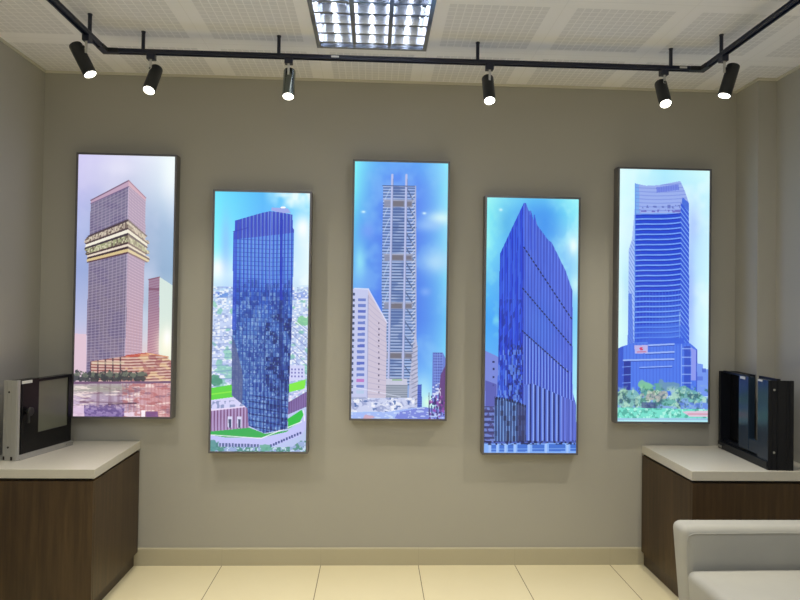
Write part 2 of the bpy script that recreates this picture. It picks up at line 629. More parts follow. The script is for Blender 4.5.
# right sample: all black, two tinted uprights with a dark slot (local x runs from near to far, local +y is to the left)
s = placed('window_frame_sample', (1.823, -.612), (1.862, -.054), ZR)
tag(s, 'black window frame sample with two dark glassy uprights and a slot between them', 'window sample')
Ln, Hn, Tn = .556, .480, .135     # thickness runs to local -y (towards the right wall)
b = MB()
b.box(0, .006, -Tn, 0, 0, Hn, .0012)
for y in (-.02, -.045, -.050, -.095, -.11):
    b.box(-.002, .0, y - .004, y, 0, Hn)
b.box(.006, .02, -Tn, -Tn + .01, 0, Hn, .001)
b.build('end_profile', M_blkalu, s)
b = MB()
b.box(.006, Ln, -Tn, .0, 0, .012, .001)
b.box(.006, Ln, -.02, .004, .012, .045, .002)
b.box(.006, Ln, -.045, -.02, .012, .060, .002)
b.build('bottom_rail', M_blkalu, s)
MB().box(.006, .115, -.040, -.004, .045, Hn - .002, .0015).build('front_upright', M_gblue, s)
MB().box(.212, .318, -.040, -.004, .060, Hn - .004, .0015).build('rear_upright', M_gblue, s)
MB().box(.115, .212, -.040, -.006, .060, .128, .0015).build('bridge', M_gblue, s)
b = MB()
b.box(.115, .212, -.090, -.080, .060, Hn - .012)
b.box(.318, .530, -.075, -.060, .060, Hn - .004)
b.build('slot_lining', M_gloss, s)
b = MB()
b.box(.530, Ln, -.10, .0, .012, Hn - .003, .0015)
b.box(.318, .530, -.10, -.085, .012, Hn - .001, .0015)
b.box(.24, .530, -.030, -.015, Hn - .010, Hn + .002, .001)
b.box(.02, .20, -.075, -.055, Hn - .010, Hn + .006, .001)
b.build('sash', M_blkalu, s)
for z in (.095, .430):
    b = MB()
    b.cyl((.0, -.030, z), (-.003, -.030, z), .006, 16)
    b.build('screw', M_silver, s, True)
MB().box(.245, .300, -.0035, -.0015, Hn - .022, Hn - .008).build('sticker', M_label, s)
MB().box(.065, .110, -.0035, -.0015, Hn - .014, Hn - .004).build('sticker', M_label, s)
MB().box(.505, .545, .002, .008, .010, .024, .002).build('clip', M_silver, s)

# ------------------------------------------------------------------ low-backed chair at lower right
ch = empty('lounge_chair', (1.48, -1.52, 0))
tag(ch, 'low armless lounge chair in cream upholstery in front of the right cabinet', 'chair')


def cushion(name, x0, x1, y0, y1, z0, z1, r, crown=0, sub=2, taper=0, parent=None, m=None):
    b_ = MB()
    b_.box(x0, x1, y0, y1, z0, z1)
    bmesh.ops.bevel(b_.b, geom=b_.b.edges[:], offset=r, segments=5, affect='EDGES', profile=.5)
    bmesh.ops.subdivide_edges(b_.b, edges=[e for e in b_.b.edges if e.calc_length() > .1], cuts=7, use_grid_fill=True)
    cx_, cy_ = (x0 + x1) / 2, (y0 + y1) / 2
    for v_ in b_.b.verts:
        if crown and v_.co.z > (z0 + z1) / 2:
            q = (1 - ((v_.co.x - cx_) / ((x1 - x0) / 2)) ** 2) * (1 - ((v_.co.y - cy_) / ((y1 - y0) / 2)) ** 2)
            v_.co.z += crown * max(q, 0) ** .5
        if taper:
            f_ = (z1 - v_.co.z) / (z1 - z0)
            v_.co.x = cx_ + (v_.co.x - cx_) * (1 - taper * f_)
    return b_.build(name, m or M_fabric, parent, True)


ox_, oy_ = 1.48, -1.52
cushion('backrest', 1.050 - ox_, 1.918 - ox_, -1.235 - oy_, -1.105 - oy_, .17, .656, .036, taper=.10, parent=ch)
cushion('seat', 1.054 - ox_, 1.898 - ox_, -1.86 - oy_, -1.238 - oy_, .17, .480, .034, crown=.016, taper=.06, parent=ch)
# welt seam round the front of the backrest
b = MB()
zc, xa, xb, ys = .630, 1.064 - ox_, 1.892 - ox_, -1.2365 - oy_
pts = [(xa + .004, .455), (xa, .50), (xa, zc - .03), (xa + .008, zc - .009), (xa + .03, zc), (0, zc + .003), (xb - .03, zc), (xb - .008, zc - .009), (xb, zc - .03), (xb - .004, .455)]
for (p, pz), (q, qz) in zip(pts, pts[1:]):
    b.cyl((p, ys, pz), (q, ys, qz), .0022, 8)
b.build('welt_seam', M_fabric, ch, True)
for x in (-.34, .34):
    for y in (-.28, .34):
        MB().lathe([(0, 0), (.014, 0), (.022, .175), (0, .175)], 20, Matrix.Translation((x, y, 0))).build('leg', M_rubber, ch, True)

# ------------------------------------------------------------------ backlit pictures
NU, NV = 208, 560
rs = np.random.RandomState(7)


def vnoise(shape, fx_, fy_, seed, octs=4):
    """smooth value noise in [0,1] on the canvas, fx_ by fy_ cells"""
    out = np.zeros(shape)
    amp = 1.0
    tot = 0
    r = np.random.RandomState(seed)
    for o_ in range(octs):
        gx, gy = int(fx_ * 2 ** o_) + 2, int(fy_ * 2 ** o_) + 2
        g_ = r.rand(gy, gx)
        yy = np.linspace(0, gy - 1.001, shape[0])
        xx = np.linspace(0, gx - 1.001, shape[1])
        yi, xi = yy.astype(int), xx.astype(int)
        fy2, fx2 = yy - yi, xx - xi
        fy2 = (fy2 * fy2 * (3 - 2 * fy2))[:, None]
        fx2 = (fx2 * fx2 * (3 - 2 * fx2))[None]
        a_ = g_[np.ix_(yi, xi)]
        b_ = g_[np.ix_(yi, xi + 1)]
        c_ = g_[np.ix_(yi + 1, xi)]
        d_ = g_[np.ix_(yi + 1, xi + 1)]
        out += amp * ((a_ * (1 - fx2) + b_ * fx2) * (1 - fy2) + (c_ * (1 - fx2) + d_ * fx2) * fy2)
        tot += amp
        amp *= .55
    return out / tot


class Print:
    """paints an array of colours; drawing units run over the four given corners of the print"""
    def __init__(s, TL, TR, BL, BR, seed):
        s.seed = seed
        s.ex = {3: 2.2, 4: 1.3}.get(seed, 1.0)
        v, u = np.mgrid[0:NV, 0:NU]
        u = (u + .5) / NU
        v = (v + .5) / NV
        s.u, s.v = u, v
        q = lambda i: TL[i] * (1 - u) * (1 - v) + TR[i] * u * (1 - v) + BL[i] * (1 - u) * v + BR[i] * u * v
        s.x, s.y = q(0), q(1)
        s.c = np.zeros((NV, NU, 3))
        s.k = 0

    def noise(s, fx_, fy_, octs=4):
        s.k += 1
        return vnoise((NV, NU), fx_, fy_, s.seed * 100 + s.k, octs)

    def cells(s, fx_, fy_, wx, wy):
        """one random number per cell of a wx by wy grid over the fields fx_, fy_"""
        s.k += 1
        a_ = np.floor(fx_ / wx)
        b_ = np.floor(fy_ / wy)
        v_ = np.sin(a_ * 127.1 + b_ * 311.7 + (s.seed * 10 + s.k) * 17.3) * 43758.5453
        return v_ - np.floor(v_)

    def rows(s, stops):
        """[(y, left, middle, right)] blended smoothly"""
        ys = [a[0] for a in stops]
        for ch_ in range(3):
            L = np.interp(s.y, ys, [a[1][ch_] for a in stops])
            M_ = np.interp(s.y, ys, [a[2][ch_] for a in stops])
            R = np.interp(s.y, ys, [a[3][ch_] for a in stops])
            u = .5 + .5 * np.sign(s.u - .5) * np.abs(2 * s.u - 1) ** s.ex
            s.c[..., ch_] = np.where(u < .5, L + (M_ - L) * u * 2, M_ + (R - M_) * (u - .5) * 2)

    def poly(s, pts):
        x, y = s.x, s.y
        m = np.zeros(x.shape, bool)
        n = len(pts)
        for i in range(n):
            (x0, y0), (x1, y1) = pts[i], pts[(i + 1) % n]
            if y0 == y1:
                continue
            cnd = ((y0 > y) != (y1 > y)) & (x < (x1 - x0) * (y - y0) / (y1 - y0) + x0)
            m ^= cnd
        return m

    def fill(s, m, col, a=1.0):
        if isinstance(m, list):
            m = s.poly(m)
        aa = (m * 1.0 * a)[..., None]
        s.c = s.c * (1 - aa) + np.array(col, float) * aa

    def rect(s, x0, x1, y0, y1, col, a=1.0):
        s.fill((s.x >= x0) & (s.x < x1) & (s.y >= y0) & (s.y < y1), col, a)

    def line(s, x0, y0, x1, y1, w_, col, a=1.0):
        dx, dy = x1 - x0, y1 - y0
        L2 = dx * dx + dy * dy
        t_ = np.clip(((s.x - x0) * dx + (s.y - y0) * dy) / L2, 0, 1)
        d = np.hypot(s.x - x0 - t_ * dx, s.y - y0 - t_ * dy)
        s.fill(np.clip((w_ / 2 - d) / .35 + .5, 0, 1), col, a)

    def stripes(s, m, f, period, duty, col, a=1.0, soft=.15):
        """f: field; darkens or lightens where frac(f/period) < duty"""
        if isinstance(m, list):
            m = s.poly(m)
        fr = np.mod(f / period, 1)
        d = np.minimum(fr, 1 - fr) * 2          # 0 at stripe centre
        k_ = np.clip((duty - d) / soft + .5, 0, 1)
        s.fill(m * k_, col, a)

    def blob(s, cx_, cy_, rx, ry, col, a=1.0, rag=.5, fx_=30, fy_=80):
        d = np.hypot((s.x - cx_) / rx, (s.y - cy_) / ry) + (s.noise(fx_, fy_, 2) - .5) * rag * 2
        s.fill(np.clip((1 - d) / .15 + .5, 0, 1), col, a)

    def glow(s, cx_, cy_, rx, ry, col, a=1.0):
        d = np.hypot((s.x - cx_) / rx, (s.y - cy_) / ry)
        s.fill(np.exp(-d * d), col, a)

    def mottle(s, m, n_, thr, col, a=1.0, soft=.04):
        if isinstance(m, list):
            m = s.poly(m)
        s.fill(m * np.clip((n_ - thr) / soft, 0, 1), col, a)


def face_uv(p, A, B, C_, D):
    """perspective-free local (s,t) of a quad A(top-left) B(top-right) C(bottom-right) D(bottom-left), s by x, t by y between slanted edges"""
    s_ = (p.x - A[0]) / (B[0] - A[0])
    top = A[1] + (B[1] - A[1]) * s_
    bot = D[1] + (C_[1] - D[1]) * s_
    return s_, (p.y - top) / (bot - top)


def picture_1():
    p = Print((77.2, 153.6), (175.2, 156), (72.3, 416), (171, 417.3), 1)
    p.rows([(152, (212, 206, 255), (226, 226, 255), (238, 252, 255)),
            (185, (200, 198, 252), (200, 208, 242), (222, 242, 255)),
            (225, (172, 188, 248), (166, 186, 230), (170, 204, 240)),
            (270, (158, 180, 242), (156, 182, 226), (150, 190, 232)),
            (320, (190, 198, 242), (190, 200, 235), (190, 220, 232)),
            (350, (228, 205, 235), (220, 205, 225), (240, 220, 215)),
            (380, (238, 205, 222), (235, 200, 210), (245, 190, 160))])
    p.fill(np.clip((p.noise(2, 5) - .48) * 3, 0, 1), (235, 232, 255), .45)
    # low block at far left
    p.fill([(73, 333), (86, 334), (86, 375), (72, 375)], (232, 200, 222))
    # second tower
    p.fill([(159, 277), (173, 286), (172, 362), (159, 362)], (222, 240, 230), .9)
    B2 = [(148, 279.5), (159, 277), (158.5, 356), (147, 356)]
    m2 = p.poly(B2)
    p.fill(m2, (176, 140, 178))
    p.fill(m2 * np.clip((p.y - 300) / 50, 0, 1), (222, 160, 180), .8)
    p.stripes(m2, p.y + .25 * p.x, 2.6, .3, (150, 80, 130), .45)
    p.rect(148, 159, 288, 290.5, (140, 70, 120), .6)
    p.line(148, 279.6, 159, 277.2, 1.0, (150, 80, 120), .8)
    p.glow(172, 170, 10, 26, (245, 255, 255), .9)
    p.glow(118, 168, 16, 8, (232, 232, 255), .6)
    p.glow(166, 345, 9, 16, (255, 252, 225), .95)
    p.glow(167, 338, 4, 9, (255, 255, 255), .9)
    # main tower
    LF = [(127.7, 180.3), (90, 200.3), (88.5, 240), (86.5, 320), (86, 374), (123.5, 374), (126, 320)]
    RF = [(127.7, 180.3), (145, 198), (144, 262), (142.3, 320), (141, 374), (123.5, 374), (126, 320)]
    mL, mR = p.poly(LF), p.poly(RF)
    p.fill(mL, (134, 128, 172))
    p.fill(mL * np.clip((p.y - 240) / 60, 0, 1), (134, 120, 158))
    p.fill(mL * np.clip((p.y - 330) / 40, 0, 1), (150, 128, 170))
    p.fill(mR, (192, 170, 202))
    p.fill(mR * np.clip((p.y - 250) / 80, 0, 1), (206, 166, 190))
    slope = 20.0 / 37.7 * np.clip(1 - (p.y - 190) / 185, .0, 1)
    fl = p.y + (p.x - 127) * slope
    nl = p.noise(6, 20)
    p.mottle(mL, nl, .50, (112, 100, 160), .6, .1)
    p.mottle(mL, p.cells(p.x, fl, 2.0, 3.1), .6, (120, 106, 160), .5, .3)
    p.stripes(mL, fl, 3.1, .3, (176, 166, 198), .7)
    p.stripes(mL, p.x + (p.y - 200) * .02, 3.9, .26, (180, 166, 204), .5)
    slr = 17.0 / 17.3 * np.clip(1 - (p.y - 190) / 185, 0, 1)
    fr_ = p.y - (p.x - 127) * slr
    p.stripes(mR, fr_, 3.1, .28, (232, 205, 225), .6)
    p.stripes(mR, p.x, 2.9, .3, (190, 160, 200), .35)
    p.line(127.6, 184, 124, 372, .7, (222, 205, 238), .7)
    # roof bands
    p.fill([(127.7, 180.3), (90, 200.3), (90, 203.8), (127.7, 186)], (206, 170, 205))
    p.fill([(127.7, 180.3), (145, 197.8), (145, 201), (127.7, 185.5)], (226, 185, 205))
    p.line(90, 200.3, 127.7, 180.5, 1.2, (130, 95, 140), .9)
    p.line(90, 203.6, 127.7, 186.6, 1.0, (120, 95, 160), .8)
    p.line(127.7, 180.6, 145, 198, 1.0, (190, 130, 160), .8)
    # open balcony storeys
    sgn = p.x < 127.2
    ss = np.where(sgn, (127.2 - p.x) / 41.0, (p.x - 127.2) / 19.5)
    up = 219 + 17 * ss
    lo_ = 253.5 + 9.5 * ss
    tt = (p.y - up) / (lo_ - up)
    edge = (p.noise(2, 130, 1) - .5) * 6
    mb = (tt > 0) & (tt < 1) & (p.x > 85.5 + edge) & (p.x < 146.5 + edge)
    bands = [(0, .07, (92, 72, 98)), (.07, .24, (198, 180, 172)), (.24, .30, (96, 70, 90)), (.30, .40, (246, 240, 224)), (.40, .47, (74, 58, 86)),
             (.47, .66, (176, 182, 142)), (.66, .72, (96, 66, 84)), (.72, .79, (238, 222, 206)), (.79, .86, (78, 50, 78)), (.86, .95, (232, 206, 150)), (.95, 1.0, (110, 66, 100))]
    for a_, b_, c_ in bands:
        k_ = mb & (tt >= a_) & (tt < b_)
        p.fill(k_, c_)
        if b_ - a_ > .12:
            p.mottle(k_, p.cells(p.x, tt, 1.7, .075), .55, (112, 92, 92), .7)
            p.mottle(k_, p.cells(p.x, tt, 1.1, .05), .7, (236, 226, 200), .7)
    p.fill(mb & ~sgn, (250, 238, 210), .42)
    # podium
    p.fill([(90, 361), (124, 356), (150, 353), (166, 357), (172, 361), (172, 382), (90, 382)], (214, 164, 168))
    mp = p.poly([(90, 361), (124, 356), (150, 353), (166, 357), (172, 361), (172, 382), (90, 382)])
    p.stripes(mp, p.y + np.abs(p.x - 128) * .04, 2.9, .36, (170, 84, 84), .85)
    p.stripes(mp, p.y + np.abs(p.x - 128) * .04 + 1.3, 2.9, .24, (250, 220, 196), .7)
    p.stripes(mp & (p.x < 124), p.x, 7.5, .2, (96, 60, 90), .8)
    p.rect(92, 124, 361, 364, (240, 232, 196), .55)
    p.fill([(125, 355), (146, 352.5), (150, 355.5), (125, 357.3)], (226, 92, 88))
    p.line(146, 353, 168, 357, 1.2, (240, 150, 110), .9)
    p.mottle(mp & (p.x > 125), p.noise(10, 90, 2), .55, (255, 225, 165), .55)
    p.mottle(mp & (p.x > 140), p.noise(14, 60, 2), .55, (180, 90, 110), .5)
    # trees and quay
    for i in range(9):
        cx_ = 76 + i * 8
        p.blob(cx_, 375.8 + (i % 3) * .7, 5.4, 5.0 - (i % 2) * 1.4, (66, 74, 92), .85, .8, 40, 110)
        p.blob(cx_ + 1.5, 373.8 + (i % 2), 3.6, 2.4, (130, 144, 132), .75, .9, 50, 130)
    p.rect(70, 175, 381, 383.2, (134, 96, 148), .95)
    # water
    W_ = (p.y >= 383.2)
    p.fill(W_, (214, 190, 224))
    p.fill(W_ * np.exp(-((p.x - 104) / 22) ** 2), (186, 164, 196), .75)
    p.mottle(W_, p.noise(34, 3, 2), .5, (150, 110, 150), .5, .15)
    p.fill(W_ * np.clip((p.x - 122) / 30, 0, 1), (226, 160, 170), .9)
    p.fill(W_ * np.exp(-((p.y - 388) / 5) ** 2) * np.clip((150 - p.x) / 30, 0, 1), (170, 176, 150), .6)
    p.mottle(W_, p.noise(7, 110, 4), .53, (142, 96, 138), .6, .1)
    p.mottle(W_, p.noise(8, 130, 4), .56, (255, 236, 230), .75, .1)
    p.stripes(W_ & (p.x > 120), p.x, 3.6, .3, (206, 120, 130), .35)
    p.line(80, 401, 138, 402.5, .9, (120, 80, 120), .7)
    p.line(108, 403.5, 136, 403, 1.1, (90, 50, 96), .8)
    p.fill(W_ * np.clip((p.y - 404) / 5, 0, 1) * (p.x < 124) * (p.x > 84), (150, 124, 205), .8)
    p.mottle(W_ & (p.y > 404) & (p.x < 124) & (p.x > 84), p.noise(34, 130, 3), .52, (96, 70, 160), .6, .1)
    p.rect(124, 140, 411.5, 418, (248, 226, 246), .8)
    p.mottle(W_ & (p.x > 123), p.noise(16, 100, 3), .55, (206, 108, 120), .6, .1)
    p.rect(141, 145, 410, 418, (255, 246, 255), .95)
    p.rect(146, 158, 411, 418, (120, 70, 170), .7)
    p.rect(72, 84, 405, 418, (240, 208, 240), .7)
    return p


def picture_2():
    p = Print((214.8, 191.2), (310.8, 192.6), (209.8, 451), (308.3, 451.4), 2)
    p.rows([(190, (130, 232, 255), (100, 190, 250), (140, 222, 255)),
            (215, (140, 242, 255), (110, 190, 255), (160, 225, 255)),
            (245, (160, 248, 255), (140, 200, 255), (235, 250, 255)),
            (275, (225, 252, 255), (190, 220, 255), (235, 250, 255)),
            (290, (205, 225, 250), (190, 210, 250), (220, 235, 250)),
            (320, (210, 218, 248), (200, 205, 245), (205, 215, 245)),
            (452, (215, 212, 248), (205, 205, 248), (195, 200, 240))])
    sky = p.y < 285
    n_ = p.noise(3, 7)
    p.fill(sky * np.clip((n_ - .5) * 5, 0, 1) * np.clip((p.x - 262) / 25, 0, 1), (245, 255, 255), .9)
    p.glow(303, 228, 9, 14, (255, 255, 255), .9)
    p.glow(219, 268, 10, 10, (255, 255, 255), .85)
    p.glow(226, 245, 5, 30, (160, 190, 255), .6)
    p.glow(285, 195, 10, 2.5, (235, 250, 255), .7)
    # city
    city = (p.y > 287) & (p.y < 400)
    p.mottle(city & (p.y < 300), p.noise(8, 60, 2), .5, (150, 160, 236), .7, .08)
    p.rect(217, 228, 293, 298, (70, 110, 220), .55)
    p.mottle(city, p.cells(p.x, p.y, 3.1, 1.9) * .5 + p.noise(14, 40, 2) * .5, .52, (172, 178, 228), .6, .15)
    p.mottle(city, p.cells(p.x, p.y, 1.7, 1.5), .85, (140, 146, 206), .5, .1)
    p.mottle(city, p.cells(p.x, p.y, 2.2, 1.4), .72, (248, 250, 255), .8)
    p.mottle(city & (p.y > 300), p.noise(12, 40, 2), .60, (140, 205, 180), .6, .08)
    for k_ in range(7):
        p.line(292 + k_ * .4, 318 + k_ * 8, 309, 330 + k_ * 9, .8, (140, 130, 200), .55)
    for k_ in range(9):
        p.line(210, 330 + k_ * 7, 233, 328 + k_ * 7 + (k_ % 3), .8, (130, 140, 205), .55)
    p.blob(304, 321, 7, 5, (140, 205, 150), .75)
    p.line(292, 318, 309, 331, 1.1, (240, 240, 255), .9)
    p.blob(216, 380, 6, 5, (90, 150, 130), .8)
    # lawns and ring
    p.fill([(209, 388), (234, 384), (234, 397), (209, 400)], (120, 222, 84))
    p.line(211, 394, 234, 391, 1.2, (170, 240, 90), .8)
    p.fill([(209, 400), (234, 396.5), (250, 405), (250, 409), (209, 411)], (222, 215, 250))
    p.mottle([(209, 401), (234, 400), (250, 407), (209, 408)], p.noise(40, 90, 1), .55, (140, 140, 190), .7)
    p.fill([(290, 365), (306, 365), (306, 379), (290, 381)], (218, 215, 250))
    for yy in (368, 371.5, 375):
        for xx in (292, 295.5, 299, 302.5):
            p.rect(xx, xx + 1.5, yy, yy + 1.8, (110, 90, 190), .8)
    p.fill([(289, 384), (307, 379), (306, 388), (289, 392)], (150, 240, 84))
    p.line(289, 399, 307, 388, 1.8, (225, 215, 250), .9)
    RW = [(289, 402), (308, 391), (308, 406), (289, 414)]
    p.fill(RW, (150, 112, 180))
    p.stripes(RW, p.x, 2.4, .3, (110, 60, 130), .6)
    p.fill([(209, 410), (250, 406), (250, 428), (209, 431)], (192, 158, 208))
    p.stripes([(209, 410), (250, 406), (250, 428), (209, 431)], p.x, 3.3, .36, (134, 70, 128), .85)
    p.line(209, 410, 250, 405.5, 1.5, (240, 225, 250), .9)
    for xx in (228, 237.5):
        p.rect(xx, xx + 4.5, 416, 427, (225, 220, 250), .95)
        p.rect(xx + 1, xx + 3.5, 418.5, 427, (66, 60, 110), .85)
    p.fill([(209, 431), (250, 427), (266, 433), (300, 428), (270, 438), (209, 436)], (76, 184, 104))
    p.fill([(289, 428), (289, 418), (303, 409), (305, 414), (301, 422)], (60, 200, 84))
    ring = [(209, 434), (225, 436.5), (262, 437), (288, 431), (303, 421), (308, 412), (309, 426), (302, 435), (284, 442), (262, 446), (235, 446), (209, 442)]
    p.fill(ring, (206, 200, 250))
    p.line(209, 434, 262, 437.5, .9, (250, 245, 255), .9)
    p.line(262, 437.5, 303, 421, 1.0, (250, 245, 255), .9)
    p.line(305, 410, 306, 420, 1.0, (250, 245, 255), .9)
    for i in range(14):
        x0 = 216 + i * 3.2
        p.rect(x0, x0 + 2.2, 442 + .1 * i, 446, (84, 84, 146), .75)
    for i in range(12):
        x0 = 271 + i * 2.7
        p.rect(x0, x0 + 1.9, 443.5 - i * 1.15, 446 - i * 1.15, (60, 64, 150), .85)
    bt = p.y > 440
    bt2 = bt & ((p.y > 446) | ((p.x > 285) & (p.y > 468 - (p.x - 262) * .7)))
    p.fill(bt2, (170, 180, 225))
    p.mottle(bt2, p.noise(30, 90, 2), .5, (96, 150, 140), .85)
    p.mottle(bt2, p.noise(60, 150, 1), .68, (220, 230, 250), .85)
    p.blob(214, 445, 5, 5, (96, 150, 150), .8)
    p.blob(266, 447, 6, 3.5, (120, 180, 160), .8)
    # tower
    T = [(235, 221), (250, 216.5), (262, 213), (270, 211.2), (281, 212.5), (292.5, 214.5), (293, 228), (294.3, 230), (293.5, 275), (292.3, 330), (289.5, 400), (288.5, 428),
         (265, 432.5), (249, 425), (248, 408), (232, 395), (232.4, 340), (233, 275), (233.4, 233), (235, 231)]
    m = p.poly(T)
    p.fill([(271, 210.5), (272, 207.5), (288, 208.5), (291, 213), (281, 213)], (175, 175, 238))
    p.fill((np.hypot((p.x - 283) / 2.6, (p.y - 207.5) / .9) < 1), (255, 255, 255))
    p.fill(m, (106, 144, 228))
    top = m & (p.y < 240 - (p.x - 233) * .12)
    p.fill(top, (84, 88, 200))
    p.fill(m * np.exp(-((p.y - 300) / 16) ** 2), (48, 80, 196), .75)
    p.fill(m * np.clip((p.y - 300) / 50, 0, 1), (86, 110, 186), .85)
    n_ = p.noise(9, 26, 3)
    p.mottle(m & (p.y > 280), n_ * .6 + p.cells(p.x, p.y, 3.7, 4.3) * .4, .5, (46, 66, 160), .6, .15)
    p.mottle(m & (p.y > 290), p.cells(p.x, p.y, 1.85, 4.3) * .6 + p.noise(26, 70, 2) * .4, .58, (150, 172, 222), .75, .1)
    p.mottle(m & (p.y > 310) & (p.x > 266), p.noise(8, 20, 2) * .55 + p.cells(p.x, p.y, 3.7, 4.3) * .45, .5, (18, 34, 116), .8, .12)
    p.mottle(m & (p.y > 300), p.cells(p.x, p.y, 1.2, 1.6), .82, (196, 210, 240), .5, .1)
    p.stripes(m & (p.y < 292), p.x + (p.y - 215) * .01, 3.7, .34, (60, 72, 214), .8)
    p.stripes(m & (p.x > 240) & (p.y < 290), p.x + 1.6, 3.7, .2, (160, 190, 250), .6)
    p.stripes(m & (p.y >= 285), p.x + (p.y - 215) * .01, 3.7, .2, (34, 48, 160), .7)
    p.stripes(m & (p.y > 238), p.y + np.where(p.x < 271, -(p.x - 271) * .04, (p.x - 271) * .03), 4.3, .14, (40, 56, 180), .55)
    p.rect(280, 283, 214, 300, (36, 52, 200), .75)
    p.rect(280, 283, 300, 425, (24, 38, 130), .6)
    p.fill(m & (p.x < 236.5) & (p.y < 330), (70, 84, 220), .6)
    gl = p.poly([(232, 335), (236, 345), (243, 372), (243, 404), (232, 395)])
    p.fill(gl, (116, 108, 160), .75)
    p.line(271, 212, 270, 300, .8, (140, 160, 245), .8)
    p.line(265, 330, 264, 432, .9, (26, 40, 140), .6)
    p.stripes(m & (p.y > 395) & (p.x > 249), p.y - (p.x - 265) * .15, 6.2, .2, (22, 34, 120), .8)
    p.stripes(m & (p.y > 380) & (p.x > 249), p.x, 3.7, .24, (160, 182, 244), .45)
    p.line(233.4, 232, 248, 228, .8, (60, 60, 190), .8)
    return p


def picture_3():
    p = Print((354.4, 162.2), (448.2, 163.6), (350.8, 418), (444.6, 418.6), 3)
    p.rows([(160, (150, 250, 252), (112, 168, 250), (165, 250, 255)),
            (190, (140, 240, 250), (104, 136, 246), (160, 245, 252)),
            (220, (120, 205, 248), (100, 132, 244), (165, 235, 252)),
            (260, (110, 178, 245), (96, 128, 242), (150, 232, 250)),
            (320, (112, 160, 246), (96, 130, 242), (130, 205, 250)),
            (370, (150, 200, 250), (120, 165, 250), (150, 225, 252)),
            (418, (180, 200, 250), (190, 205, 250), (190, 230, 250))])
    n_ = p.noise(3, 8)
    p.fill(np.clip((n_ - .54) * 5, 0, 1), (160, 205, 252), .4)
    p.glow(441, 219, 14, 7, (225, 248, 250), .9)
    p.glow(428, 226, 14, 6, (175, 205, 252), .7)
    p.glow(436, 262, 17, 12, (196, 225, 252), .8)
    p.glow(360, 262, 6, 16, (170, 235, 250), .8)
    p.glow(368, 232, 7, 8, (140, 165, 250), .7)
    p.glow(425, 292, 5, 4, (150, 180, 250), .8)
    p.glow(422, 392, 9, 16, (190, 240, 252), .8)
    p.glow(428, 402, 7, 8, (225, 255, 235), .95)
    for cx_, cy_ in ((363.5, 213), (423.8, 214)):  # white lamp reflections of the glossy front, painted into the print colours
        p.glow(cx_, cy_, 2.0, 1.2, (225, 245, 255), .95)
    # tower body
    B = [(383, 186.5), (415, 187), (415.5, 290), (416, 400), (384, 400), (381.5, 290)]
    m = p.poly(B)
    p.fill(m, (140, 160, 226), .85)
    xl = 392 - (p.y - 176) * .0185
    xr = 406 - (p.y - 176) * .0175
    mid = m & (p.x > xl) & (p.x < xr)
    p.fill(mid, (128, 142, 206))
    p.fill(m & (p.y > 250), (178, 188, 226), .35)
    pr_ = 3.0
    p.stripes(m & (p.y < 385), p.y, pr_, .30, (72, 78, 136), .8)
    p.stripes(m & (p.y < 385), p.y + 1.3, pr_, .26, (206, 206, 230), .75)
    p.mottle(mid & (p.y < 378), p.noise(4, 26, 2), .5, (96, 108, 176), .5, .1)
    p.rect(382, 416, 228, 229, (60, 70, 130), .5)
    # braces
    for k_ in range(13):
        y0 = 190 + k_ * 14.6
        if y0 > 375:
            break
        p.line(407 - (y0 - 176) * .017, y0, 413.5, y0 + 13, 1.1, (96, 100, 150), .85)
        p.line(413.5, y0 + 13, 407.5 - (y0 - 160) * .017, y0 + 14.6, .7, (220, 218, 236), .6)
        if k_ < 8:
            p.line(390 - (y0 - 176) * .018, y0, 383.5, y0 + 13, .9, (206, 214, 240), .7)
    p.stripes(m & (p.x > 411) & (p.y > 195), p.y + p.x, 5, .3, (232, 228, 240), .7)
    # plant storeys
    for y0, h_ in ((201, 7.2), (255, 6.5), (303, 6.2), (352, 6.5)):
        p.rect(384 - (y0 > 340) * -2, 412, y0, y0 + h_, (158, 150, 182), .92)
        p.rect(392.5 - (y0 - 176) * .018, 404 - (y0 - 176) * .018, y0 + 1, y0 + h_ - 1, (136, 118, 138), .92)
        p.rect(405, 411, y0 + 1.5, y0 + h_ - 1.2, (130, 108, 124), .6)
        p.line(383, y0, 413, y0, .8, (205, 195, 215), .8)
    for x0, c_ in ((392, 0), (406, 1)):
        k_ = .0185 if not c_ else .0175
        p.line(x0, 176, x0 - k_ * 204, 384, 2.2, (198, 196, 236), 1)
        p.line(x0 + .9, 180, x0 + .9 - k_ * 204, 384, .6, (140, 140, 190), .7)
    p.line(382.6, 186.8, 415, 187.2, 1.0, (80, 84, 150), .8)
    p.line(415, 187, 415.8, 400, 1.2, (192, 186, 220), .9)
    p.fill([(414.5, 330), (417, 345), (418, 410), (408, 410), (409, 380)], (206, 196, 222), .8)
    p.stripes([(411, 340), (417, 345), (418, 405), (411, 405)], p.y + p.x * .5, 4.3, .3, (140, 130, 170), .6)
    # podium
    p.rect(386, 407, 378, 384, (212, 206, 228), .95)
    p.rect(392, 402, 378.5, 380, (140, 180, 130), .8)
    p.rect(385, 407, 384, 397, (176, 174, 196), 1)
    p.stripes((p.x > 385) & (p.x < 407) & (p.y > 384) & (p.y < 397), p.y, 2.2, .35, (136, 130, 160), .75)
    # left block
    FB = [(353, 289), (368.5, 290), (370, 300), (368, 402), (350, 402)]
    SB = [(368.5, 290), (386.5, 322), (386, 402), (368, 402)]
    p.fill(FB, (206, 204, 240))
    p.fill(SB, (214, 198, 220))
    p.stripes(SB, p.y - (p.x - 368) * 1.2 * np.clip((400 - p.y) / 110, 0, 1), 5.7, .14, (186, 170, 205), .6)
